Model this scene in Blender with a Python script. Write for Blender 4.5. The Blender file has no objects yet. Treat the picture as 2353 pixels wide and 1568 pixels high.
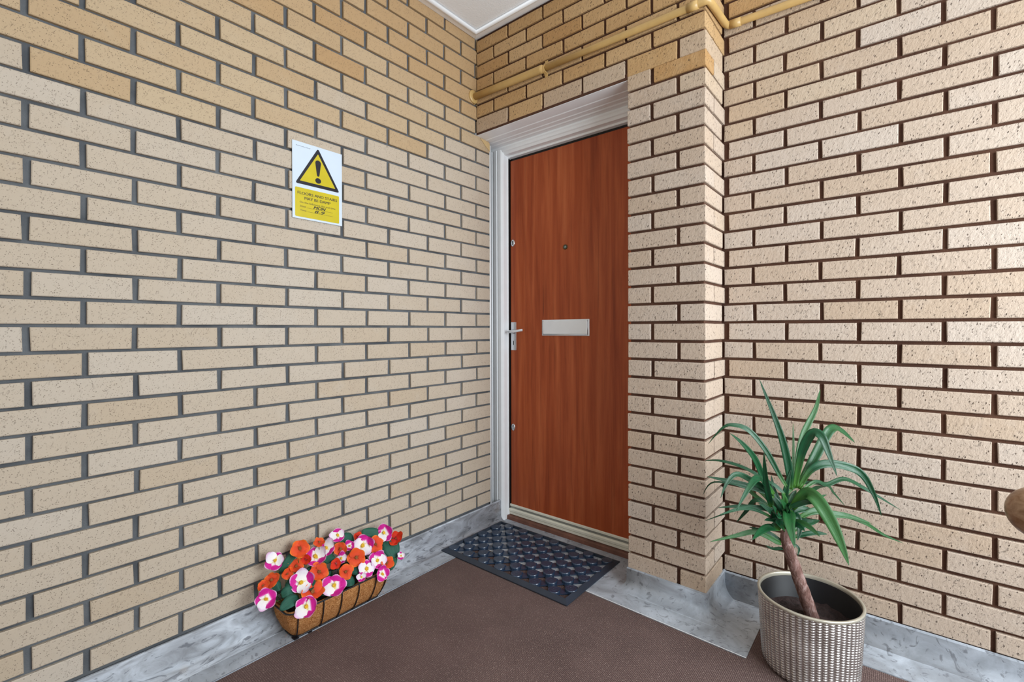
import bpy, bmesh, math, random
from mathutils import Vector, Matrix, noise
random.seed(11)
S = bpy.context.scene
COL = S.collection
R = math.radians

# ------------------------------------------------------------------ camera
cam_d = bpy.data.cameras.new('camera')
cam = bpy.data.objects.new('camera', cam_d)
COL.objects.link(cam)
CAM = Vector((1.7533, -1.8259, 1.09))
yaw, pit, roll = .6903, .0038, -.0027
F = Vector((-math.sin(yaw)*math.cos(pit), math.cos(yaw)*math.cos(pit), -math.sin(pit)))
Rr = Vector((math.cos(yaw), math.sin(yaw), 0)); U0 = Rr.cross(F)
R2 = Rr*math.cos(roll)+U0*math.sin(roll); U2 = -Rr*math.sin(roll)+U0*math.cos(roll)
M = Matrix((R2, U2, -F)).transposed().to_4x4(); M.translation = CAM
cam.matrix_world = M
cam_d.sensor_width = 36; cam_d.sensor_fit = 'HORIZONTAL'
cam_d.lens = 1078.73/2353*36
cam_d.shift_y = -22.18/2353
cam_d.clip_start = .02
S.camera = cam

# ------------------------------------------------------------------ light
W = bpy.data.worlds.new('world'); S.world = W; W.use_nodes = True
bg = W.node_tree.nodes['Background']
bg.inputs[0].default_value = (.88, .94, 1, 1)
bg.inputs[1].default_value = .42
def area(name, loc, target, sx, sy, power, color):
    l = bpy.data.lights.new(name, 'AREA'); l.shape = 'RECTANGLE'; l.size = sx; l.size_y = sy
    l.energy = power; l.color = color
    o = bpy.data.objects.new(name, l); COL.objects.link(o)
    o.location = loc
    o.rotation_euler = (Vector(target)-Vector(loc)).to_track_quat('-Z', 'Z').to_euler()
    return o
area('landing_daylight', (3.15, -.72, 1.35), (0, -.50, 1.0), 1.5, 2.0, 122, (.87, .945, 1.0))
area('rear_warm_fill', (1.6, -4.6, 1.6), (1.1, 0, 1.1), 3.4, 2.2, 21, (1.0, .88, .74))  # added weak warm fill from behind the camera, not a seen opening
S.view_settings.view_transform = 'Standard'
S.view_settings.look = 'None'
S.view_settings.gamma = 1
S.view_settings.use_curve_mapping = False
S.view_settings.exposure = -0.24

# ------------------------------------------------------------------ helpers
def tag(o, label=None, cat=None, group=None, kind=None):
    if label: o['label'] = label
    if cat: o['category'] = cat
    if group: o['group'] = group
    if kind: o['kind'] = kind
    return o
def obj(name, me, mats, parent=None, loc=None, smooth=False):
    if isinstance(me, bmesh.types.BMesh):
        m = bpy.data.meshes.new(name); me.to_mesh(m); me.free(); me = m
    if not isinstance(mats, (list, tuple)): mats = [mats]
    if not me.materials:
        for m in mats: me.materials.append(m)
    if smooth:
        for p in me.polygons: p.use_smooth = True
    o = bpy.data.objects.new(name, me); COL.objects.link(o)
    if loc is not None: o.location = loc
    if parent is not None: o.parent = parent
    return o
def empty(name, loc, label=None, cat=None, group=None):
    o = bpy.data.objects.new(name, None); COL.objects.link(o); o.location = loc
    o.empty_display_size = .05
    return tag(o, label, cat, group)
def put(o, parent):
    """parent o (built in world coordinates) under an object with only a location"""
    o.parent = parent
    o.location = Vector(o.location)-Vector(parent.location)
    return o
def box(bm, a, b, mat=0):
    v = [bm.verts.new((x, y, z)) for x in (a[0], b[0]) for y in (a[1], b[1]) for z in (a[2], b[2])]
    for f in ((0, 1, 3, 2), (4, 6, 7, 5), (0, 4, 5, 1), (2, 3, 7, 6), (0, 2, 6, 4), (1, 5, 7, 3)):
        fc = bm.faces.new([v[i] for i in f]); fc.material_index = mat
    return v
def bevel(bm, w, seg=2):
    bmesh.ops.bevel(bm, geom=list(bm.edges), offset=w, segments=seg, affect='EDGES', profile=.6)
    return bm
def bbox(a, b, w=0, seg=2):
    bm = bmesh.new(); box(bm, [min(a[i], b[i]) for i in range(3)], [max(a[i], b[i]) for i in range(3)])
    bmesh.ops.recalc_face_normals(bm, faces=bm.faces)
    if w: bevel(bm, w, seg)
    return bm
def extrude_profile(pts, axis, a, b):
    """closed 2-D polygon swept along an axis. pts are the other two coordinates in order"""
    bm = bmesh.new()
    def P(p, t):
        if axis == 0: return (t, p[0], p[1])
        if axis == 1: return (p[0], t, p[1])
        return (p[0], p[1], t)
    A = [bm.verts.new(P(p, a)) for p in pts]; B = [bm.verts.new(P(p, b)) for p in pts]
    n = len(pts)
    for i in range(n): bm.faces.new((A[i], A[(i+1) % n], B[(i+1) % n], B[i]))
    bm.faces.new(A[::-1]); bm.faces.new(B)
    bmesh.ops.recalc_face_normals(bm, faces=bm.faces)
    return bm
def tube(bm, pts, rad, seg=10, cap=True, wob=None):
    pts = [Vector(p) for p in pts]; n = len(pts)
    rings = []
    up = None
    for i, p in enumerate(pts):
        t = (pts[min(i+1, n-1)]-pts[max(i-1, 0)]).normalized()
        if up is None:
            up = t.orthogonal().normalized()
        else:
            up = (up-t*up.dot(t)).normalized()
        s = t.cross(up)
        r = rad[i] if isinstance(rad, (list, tuple)) else rad
        ring = []
        for k in range(seg):
            a = 2*math.pi*k/seg
            q = r*(wob(i, k) if wob else 1)
            ring.append(bm.verts.new(p+up*math.cos(a)*q+s*math.sin(a)*q))
        rings.append(ring)
    for i in range(n-1):
        for k in range(seg):
            f = bm.faces.new((rings[i][k], rings[i][(k+1) % seg], rings[i+1][(k+1) % seg], rings[i+1][k])); f.smooth = True
    if cap:
        bm.faces.new(rings[0][::-1]); bm.faces.new(rings[-1])
    return bm
def smooth_path(pts, sub=6):
    pts = [Vector(p) for p in pts]; out = []
    n = len(pts)
    for i in range(n-1):
        p0 = pts[max(i-1, 0)]; p1 = pts[i]; p2 = pts[i+1]; p3 = pts[min(i+2, n-1)]
        for s in range(sub):
            t = s/sub
            out.append(.5*((2*p1)+(-p0+p2)*t+(2*p0-5*p1+4*p2-p3)*t*t+(-p0+3*p1-3*p2+p3)*t**3))
    out.append(pts[-1]); return out
def lathe(bm, prof, center, seg=32):
    rings = []
    for r, z in prof:
        rings.append([bm.verts.new((center[0]+r*math.cos(2*math.pi*k/seg), center[1]+r*math.sin(2*math.pi*k/seg), center[2]+z)) for k in range(seg)])
    for i in range(len(prof)-1):
        for k in range(seg):
            f = bm.faces.new((rings[i][k], rings[i][(k+1) % seg], rings[i+1][(k+1) % seg], rings[i+1][k])); f.smooth = True
    return rings

# ------------------------------------------------------------------ materials
def srgb(r, g, b):
    f = lambda c: (c/255/12.92 if c/255 <= .04045 else ((c/255+.055)/1.055)**2.4)
    return (f(r), f(g), f(b), 1)
class Mt:
    def __init__(s, name, rough=.8, col=(.5, .5, .5, 1), metal=0, spec=.5):
        s.m = bpy.data.materials.new(name); s.m.use_nodes = True
        s.n = s.m.node_tree.nodes; s.l = s.m.node_tree.links
        s.b = s.n['Principled BSDF']
        s.b.inputs['Base Color'].default_value = col
        s.b.inputs['Roughness'].default_value = rough
        s.b.inputs['Metallic'].default_value = metal
        s.b.inputs['Specular IOR Level'].default_value = spec
    def node(s, t, **k):
        x = s.n.new(t)
        for a, v in k.items():
            if hasattr(x, a): setattr(x, a, v)
        return x
    def link(s, a, b): s.l.new(a, b); return s
    def coord(s, scale=(1, 1, 1), which='Object', rot=(0, 0, 0), rnd=False):
        tc = s.node('ShaderNodeTexCoord'); mp = s.node('ShaderNodeMapping')
        mp.inputs['Scale'].default_value = scale; mp.inputs['Rotation'].default_value = rot
        s.link(tc.outputs[which], mp.inputs['Vector'])
        if rnd:
            oi = s.node('ShaderNodeObjectInfo'); ml = s.node('ShaderNodeMath', operation='MULTIPLY'); ml.inputs[1].default_value = 37.
            s.link(oi.outputs['Random'], ml.inputs[0]); s.link(ml.outputs[0], mp.inputs['Location'])
        return mp.outputs[0]
    def noise(s, vec, scale, detail=3, rough=.55, dist=0):
        x = s.node('ShaderNodeTexNoise'); x.inputs['Scale'].default_value = scale; x.inputs['Detail'].default_value = detail
        x.inputs['Roughness'].default_value = rough; x.inputs['Distortion'].default_value = dist
        s.link(vec, x.inputs['Vector']); return x.outputs['Fac']
    def voro(s, vec, scale, feature='F1'):
        x = s.node('ShaderNodeTexVoronoi', feature=feature); x.inputs['Scale'].default_value = scale
        s.link(vec, x.inputs['Vector']); return x.outputs['Distance']
    def ramp(s, fac, stops, interp='LINEAR'):
        x = s.node('ShaderNodeValToRGB'); e = x.color_ramp; e.interpolation = interp
        while len(e.elements) > 1: e.elements.remove(e.elements[-1])
        e.elements[0].position = stops[0][0]; e.elements[0].color = stops[0][1]
        for p, c in stops[1:]:
            q = e.elements.new(p); q.color = c
        s.link(fac, x.inputs[0]); return x.outputs[0]
    def bw(s, fac, a, b):
        return s.ramp(fac, [(a, (0, 0, 0, 1)), (b, (1, 1, 1, 1))])
    def mix(s, fac, a, b, mode='MIX'):
        x = s.node('ShaderNodeMix', data_type='RGBA', blend_type=mode)
        for i, v in ((0, fac), (6, a), (7, b)):
            if isinstance(v, (int, float, tuple)): x.inputs[i].default_value = v
            else: s.link(v, x.inputs[i])
        return x.outputs[2]
    def math(s, op, a, b=0):
        x = s.node('ShaderNodeMath', operation=op)
        for i, v in ((0, a), (1, b)):
            if isinstance(v, (int, float)): x.inputs[i].default_value = v
            else: s.link(v, x.inputs[i])
        return x.outputs[0]
    def rnd(s):
        return s.node('ShaderNodeObjectInfo').outputs['Random']
    def bump(s, h, dist=.002, strength=1, prev=None):
        x = s.node('ShaderNodeBump'); x.inputs['Distance'].default_value = dist; x.inputs['Strength'].default_value = strength
        s.link(h, x.inputs['Height'])
        if prev: s.link(prev, x.inputs['Normal'])
        s.link(x.outputs[0], s.b.inputs['Normal']); return x.outputs[0]
    def color(s, c): s.link(c, s.b.inputs['Base Color']); return s
    def rough(s, c): s.link(c, s.b.inputs['Roughness']); return s

def plain(name, col, rough=.6, metal=0, spec=.5, bumpscale=0, bumpd=.0005, var=.06):
    m = Mt(name, rough, col, metal, spec)
    v = m.coord((1, 1, 1)); n = m.noise(v, 18, 4)
    lo = tuple(c*(1-var) for c in col[:3])+(1,); hi = tuple(min(1, c*(1+var)) for c in col[:3])+(1,)
    m.color(m.ramp(n, [(.3, lo), (.7, hi)]))
    if bumpscale: m.bump(m.noise(v, bumpscale, 4), bumpd)
    return m.m

def brick_mat(name, pale, mid, ochre, rustic, axis):
    m = Mt(name, .78, mid, spec=.35)
    v = m.coord((1, 1, 1), rnd=True)
    base = m.ramp(m.rnd(), [(0, pale), (.45, mid), (.8, mid), (1, ochre)])
    big = m.noise(v, 9, 3)
    base = m.mix(m.math('MULTIPLY', m.bw(big, .45, .75), .22), base, ochre)
    base = m.mix(m.math('MULTIPLY', m.bw(m.noise(v, 14, 3), .55, .75), .35), base, pale)
    # dark iron specks and short drag marks
    sv = m.coord((1, 1, 1), rnd=True, rot=(R(25), 0, 0) if axis == 0 else (0, R(-25), 0))
    st = m.node('ShaderNodeMapping'); st.inputs['Scale'].default_value = (1, 1, .45) if axis == 0 else (1, 1, .5)
    m.link(sv, st.inputs['Vector'])
    if rustic:
        d = m.voro(st.outputs[0], 115)
        mask = m.noise(v, 50, 2)
        specks = m.math('MULTIPLY', m.ramp(d, [(.12, (1, 1, 1, 1)), (.24, (0, 0, 0, 1))]), m.bw(mask, .47, .60))
        cracks = m.math('MULTIPLY', m.bw(m.noise(st.outputs[0], 175, 3, .6, .8), .61, .70), .5)
        dark = m.math('MAXIMUM', specks, cracks)
        col = m.mix(m.math('MULTIPLY', dark, .70), base, srgb(74, 56, 44))
        m.color(col)
        h = m.math('SUBTRACT', m.math('MULTIPLY', m.noise(st.outputs[0], 110, 5, .65), .72), m.math('MULTIPLY', dark, .8))
        m.bump(h, .0042, 1)
    else:
        d = m.voro(v, 230)
        mask = m.noise(v, 110, 2)
        specks = m.math('MULTIPLY', m.ramp(d, [(.18, (1, 1, 1, 1)), (.34, (0, 0, 0, 1))]), m.bw(mask, .47, .57))
        cracks = m.math('MULTIPLY', m.bw(m.noise(st.outputs[0], 190, 3, .6, 1.), .60, .70), .5)
        dark = m.math('MAXIMUM', specks, cracks)
        col = m.mix(m.math('MULTIPLY', dark, .55), base, srgb(78, 62, 50))
        m.color(col)
        h = m.math('SUBTRACT', m.math('MULTIPLY', m.noise(v, 90, 4, .6), .35), m.math('MULTIPLY', dark, .5))
        m.bump(h, .0016, .8)
    return m.m
M_BL = brick_mat('buff_brick_smooth', srgb(190, 178, 163), srgb(186, 171, 152), srgb(183, 165, 142), False, 0)
M_BR = brick_mat('buff_brick_rustic', srgb(192, 177, 163), srgb(187, 168, 150), srgb(183, 161, 139), True, 1)
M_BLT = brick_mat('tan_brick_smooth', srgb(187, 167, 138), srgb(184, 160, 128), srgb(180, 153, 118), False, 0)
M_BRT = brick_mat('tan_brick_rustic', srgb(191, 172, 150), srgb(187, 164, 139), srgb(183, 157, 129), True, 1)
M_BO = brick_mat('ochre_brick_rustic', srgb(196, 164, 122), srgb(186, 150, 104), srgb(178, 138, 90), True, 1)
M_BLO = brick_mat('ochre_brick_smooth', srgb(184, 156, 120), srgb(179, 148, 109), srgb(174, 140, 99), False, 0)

def mortar(name, a, b):
    m = Mt(name, .95, a, spec=.2); v = m.coord()
    m.color(m.ramp(m.noise(v, 7, 5), [(.35, a), (.65, b)])); m.bump(m.noise(v, 260, 3), .0012); return m.m
M_ML = mortar('grey_mortar', srgb(80, 83, 87), srgb(106, 109, 112))
M_MR = mortar('brown_mortar', srgb(74, 50, 40), srgb(92, 64, 50))

def vinyl_mat(name, rot):
    m = Mt(name, .42, srgb(150, 155, 160), spec=.4)
    v = m.coord((1, 1, 1), rot=(0, 0, rot)); st = m.node('ShaderNodeMapping'); st.inputs['Scale'].default_value = (5, 1.2, 3)
    m.link(v, st.inputs['Vector'])
    a = m.noise(st.outputs[0], 4.5, 6, .6, 1.4)
    c = m.ramp(a, [(.30, srgb(124, 126, 130)), (.44, srgb(158, 162, 168)), (.56, srgb(184, 190, 198)), (.72, srgb(210, 216, 223))])
    b = m.noise(st.outputs[0], 9, 4, .6, 2.2)
    c = m.mix(m.math('MULTIPLY', m.bw(b, .57, .64), .75), c, srgb(98, 101, 108))
    t = m.noise(v, 5, 3)
    c = m.mix(m.math('MULTIPLY', m.bw(t, .62, .72), .35), c, srgb(160, 140, 120))
    m.color(c); m.bump(m.noise(st.outputs[0], 40, 3), .0006); return m.m
m = Mt('worn_vinyl_border', .45, srgb(150, 152, 156), spec=.4); v = m.coord()
a = m.noise(v, 6, 6, .65, .8)
c = m.ramp(a, [(.32, srgb(140, 143, 148)), (.5, srgb(166, 172, 180)), (.68, srgb(192, 199, 208))])
c = m.mix(m.math('MULTIPLY', m.bw(m.noise(v, 22, 4, .6, 2.5), .57, .65), .7), c, srgb(112, 114, 120))
m.color(c); m.bump(m.noise(v, 40, 3), .0006); M_VF = m.m
M_VL = vinyl_mat('marbled_vinyl_left', 0); M_VB = vinyl_mat('marbled_vinyl_back', R(90))

m = Mt('ribbed_brown_carpet', .95, srgb(92, 74, 70), spec=.15); v = m.coord()
g = m.node('ShaderNodeTexWave', wave_type='BANDS', bands_direction='X'); g.inputs['Scale'].default_value = 66; g.inputs['Distortion'].default_value = 1.2; g.inputs['Detail'].default_value = 1; m.link(v, g.inputs['Vector'])
g2 = m.node('ShaderNodeTexWave', wave_type='BANDS', bands_direction='Y'); g2.inputs['Scale'].default_value = 56; g2.inputs['Distortion'].default_value = 1.2; m.link(v, g2.inputs['Vector'])
hh = m.math('MULTIPLY', g.outputs['Fac'], g2.outputs['Fac'])
sp = m.bw(m.voro(v, 420), .0, .45)
c = m.ramp(m.noise(v, 5, 4), [(.35, srgb(122, 101, 97)), (.65, srgb(136, 113, 108))])
c = m.mix(m.math('MULTIPLY', m.math('SUBTRACT', 1, hh), .66), c, srgb(54, 41, 40))
c = m.mix(m.math('MULTIPLY', m.bw(m.noise(v, 260, 2), .58, .70), .6), c, srgb(170, 150, 140))
m.color(c); m.bump(hh, .0016, .8); M_CARPET = m.m

m = Mt('sapele_door_veneer', .42, srgb(150, 76, 44), spec=.35); v = m.coord((1, 1, 1))
st = m.node('ShaderNodeMapping'); st.inputs['Scale'].default_value = (1, 1, .055); m.link(v, st.inputs['Vector'])
a = m.noise(st.outputs[0], 24, 4, .55, .35); b2 = m.noise(st.outputs[0], 90, 5, .65, .2)
st2 = m.node('ShaderNodeMapping'); st2.inputs['Scale'].default_value = (1, 1, .12); m.link(v, st2.inputs['Vector'])
w = m.noise(st2.outputs[0], 7, 2)
c = m.ramp(a, [(.28, srgb(138, 58, 26)), (.45, srgb(160, 74, 38)), (.58, srgb(174, 87, 48)), (.74, srgb(188, 102, 60))])
c = m.mix(m.math('MULTIPLY', m.bw(b2, .5, .75), .35), c, srgb(112, 44, 20))
c = m.mix(m.math('MULTIPLY', m.bw(w, .4, .7), .3), c, srgb(176, 82, 36))
st3 = m.node('ShaderNodeMapping'); st3.inputs['Scale'].default_value = (1, 1, .03); m.link(v, st3.inputs['Vector'])
c = m.mix(m.math('MULTIPLY', m.bw(m.noise(st3.outputs[0], 48, 2, .5, .5), .55, .70), .32), c, srgb(104, 40, 18))
c = m.mix(m.math('MULTIPLY', m.bw(m.noise(v, 420, 2), .5, .7), .10), c, srgb(196, 116, 74))
m.color(c); m.bump(b2, .0002); M_DOOR = m.m

M_WHITE = plain('white_gloss_paint', srgb(243, 246, 248), .38, var=.02)
M_CREAM = plain('cream_gloss_paint', srgb(226, 224, 208), .4, var=.03)
M_GREYM = plain('weathered_aluminium', srgb(150, 150, 142), .45, metal=.4, var=.12, bumpscale=60)
M_SILL = plain('worn_brown_sill', srgb(112, 74, 60), .55, var=.3, bumpscale=40, bumpd=.001)
M_BLACK = plain('black_rubber_seal', srgb(14, 12, 12), .6)
M_CHROME = plain('polished_chrome', (.84, .89, .95, 1), .18, metal=.35, var=.02)
M_CHR2 = plain('satin_chrome', (.74, .77, .80, 1), .3, metal=1, var=.02)
M_DARKHOLE = plain('dark_slot', (.004, .004, .005, 1), .8)
M_BRONZE = plain('viewer_bronze', srgb(90, 84, 60), .3, metal=.8)
M_GLASS = plain('viewer_lens', srgb(110, 125, 125), .05, spec=1)
M_PIPE = plain('buff_painted_pipe', srgb(192, 158, 100), .35, var=.08, bumpscale=30, bumpd=.0008)
m = Mt('white_textured_ceiling', .85, srgb(240, 241, 242), spec=.2); v = m.coord(); m.bump(m.noise(v, 130, 3), .0016, .7); M_CEIL = m.m
M_CTRIM = plain('white_upvc_edge', srgb(244, 245, 246), .4, var=.01)
M_SIGNW = plain('laminated_white_sign', srgb(204, 217, 230), .22, var=.01)
M_SIGNY = plain('sign_yellow', srgb(198, 180, 34), .22, var=.05)
M_SIGNK = plain('sign_black', srgb(24, 26, 38), .25, var=.05)
M_INK = plain('handwriting_ink', srgb(30, 22, 12), .5)
M_PRINT = plain('sign_print', srgb(66, 56, 14), .4)
M_MAT = plain('navy_black_rubber', srgb(34, 52, 74), .30, spec=.9, var=.18, bumpscale=300, bumpd=.0004)
M_MATF = plain('black_rubber_frame', srgb(44, 52, 64), .5, spec=.5, var=.1, bumpscale=200, bumpd=.0004)
m = Mt('coconut_fibre', .95, srgb(178, 122, 68), spec=.1); v = m.coord((1, 1, 1))
f1 = m.noise(v, 90, 6, .75, 3.0); c = m.ramp(f1, [(.36, srgb(112, 66, 32)), (.5, srgb(196, 130, 76)), (.62, srgb(228, 176, 120))])
m.color(c); m.bump(f1, .004); M_COCO = m.m
M_WIRE = plain('black_coated_wire', srgb(22, 24, 30), .4)
M_PEAT = plain('dark_potting_soil', srgb(50, 36, 34), .95, var=.5, bumpscale=120, bumpd=.004)
M_STEM = plain('green_stem', srgb(70, 110, 40), .6, var=.2)
def leaf_mat(name, dark, mid, light, rough=.35, scale=260):
    m = Mt(name, rough, mid, spec=.55); uv = m.node('ShaderNodeUVMap').outputs[0]
    sx = m.node('ShaderNodeSeparateXYZ'); m.link(uv, sx.inputs[0])
    st = m.node('ShaderNodeMapping'); st.inputs['Scale'].default_value = (14, 1.2, 1); m.link(uv, st.inputs['Vector'])
    n = m.noise(st.outputs[0], 1.6, 4)
    c = m.ramp(n, [(.3, dark), (.5, mid), (.72, mid)])
    c = m.mix(m.ramp(sx.outputs[1], [(.0, (.8, .8, .8, 1)), (.20, (0, 0, 0, 1))]), c, light)
    c = m.mix(m.math('MULTIPLY', m.bw(m.rnd(), .6, 1), .35), c, light)
    m.color(c); m.bump(n, .0008)
    m.b.inputs['Subsurface Weight'].default_value = .0
    return m.m
M_YUC = leaf_mat('yucca_leaf', srgb(10, 50, 32), srgb(20, 78, 46), srgb(86, 138, 52), .26)
m = Mt('yucca_bark', .8, srgb(128, 96, 86), spec=.3); v = m.coord((1, 1, .5)); n = m.noise(v, 55, 5, .7, 1.5)
m.color(m.ramp(n, [(.3, srgb(72, 48, 40)), (.5, srgb(122, 90, 82)), (.72, srgb(172, 148, 142))])); m.bump(n, .004); M_BARK = m.m
M_FLEAF = leaf_mat('fabric_leaf', srgb(16, 58, 50), srgb(28, 88, 70), srgb(40, 104, 76), .7)
def petal_mat(name, stops, rough=.6):
    m = Mt(name, rough, stops[0][1], spec=.3); uv = m.node('ShaderNodeUVMap').outputs[0]
    sx = m.node('ShaderNodeSeparateXYZ'); m.link(uv, sx.inputs[0])
    st = m.node('ShaderNodeMapping'); st.inputs['Scale'].default_value = (1, 9, 1); m.link(uv, st.inputs['Vector'])
    n = m.noise(st.outputs[0], 2.4, 3)
    f = m.math('ADD', sx.outputs[0], m.math('MULTIPLY', m.math('SUBTRACT', n, .5), .22))
    m.color(m.ramp(f, stops)); m.bump(n, .001); return m.m
MAG = srgb(205, 24, 140)
M_PINK = petal_mat('magenta_tipped_petal', [(0, srgb(236, 214, 90)), (.14, srgb(240, 232, 210)), (.30, srgb(244, 236, 244)), (.42, srgb(222, 70, 168)), (.50, MAG), (.86, srgb(206, 30, 146)), (.97, srgb(240, 196, 228))])
M_WPET = petal_mat('white_petal', [(0, srgb(236, 214, 90)), (.16, srgb(243, 240, 232)), (.75, srgb(236, 228, 238)), (.95, srgb(226, 176, 214))])
M_ORP = petal_mat('orange_petal', [(0, srgb(150, 60, 20)), (.18, srgb(206, 62, 26)), (.50, srgb(226, 78, 38)), (.85, srgb(234, 92, 40)), (.97, srgb(244, 136, 40))])
M_RED = petal_mat('red_orange_petal', [(0, srgb(120, 20, 20)), (.25, srgb(206, 36, 24)), (.9, srgb(226, 62, 22))])
M_STAM = plain('yellow_stamen', srgb(222, 176, 40), .8, var=.25, bumpscale=400, bumpd=.001)
M_STAMB = plain('brown_stamen', srgb(140, 84, 40), .8, var=.25)
m = Mt('champagne_metal_glaze', .28, srgb(150, 136, 124), metal=.85, spec=.6); v = m.coord()
m.color(m.ramp(m.noise(v, 12, 3), [(.3, srgb(170, 163, 159)), (.7, srgb(206, 201, 198))])); m.rough(m.ramp(m.noise(v, 60, 3), [(.3, (.18,)*3+(1,)), (.7, (.36,)*3+(1,))])); M_POT = m.m
M_RIM = plain('cream_pot_rim', srgb(190, 184, 168), .3, metal=.5, var=.06)
M_LINER = plain('black_plastic_liner', srgb(13, 13, 17), .5, spec=.3)
m = Mt('varnished_handrail', .3, srgb(150, 112, 76), spec=.5); v = m.coord((1, 6, 6)); n = m.noise(v, 14, 5, .6, .5)
m.color(m.ramp(n, [(.3, srgb(118, 80, 50)), (.7, srgb(178, 146, 116))])); M_RAIL = m.m
M_STEEL = plain('painted_steel', srgb(60, 60, 62), .5)

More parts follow.
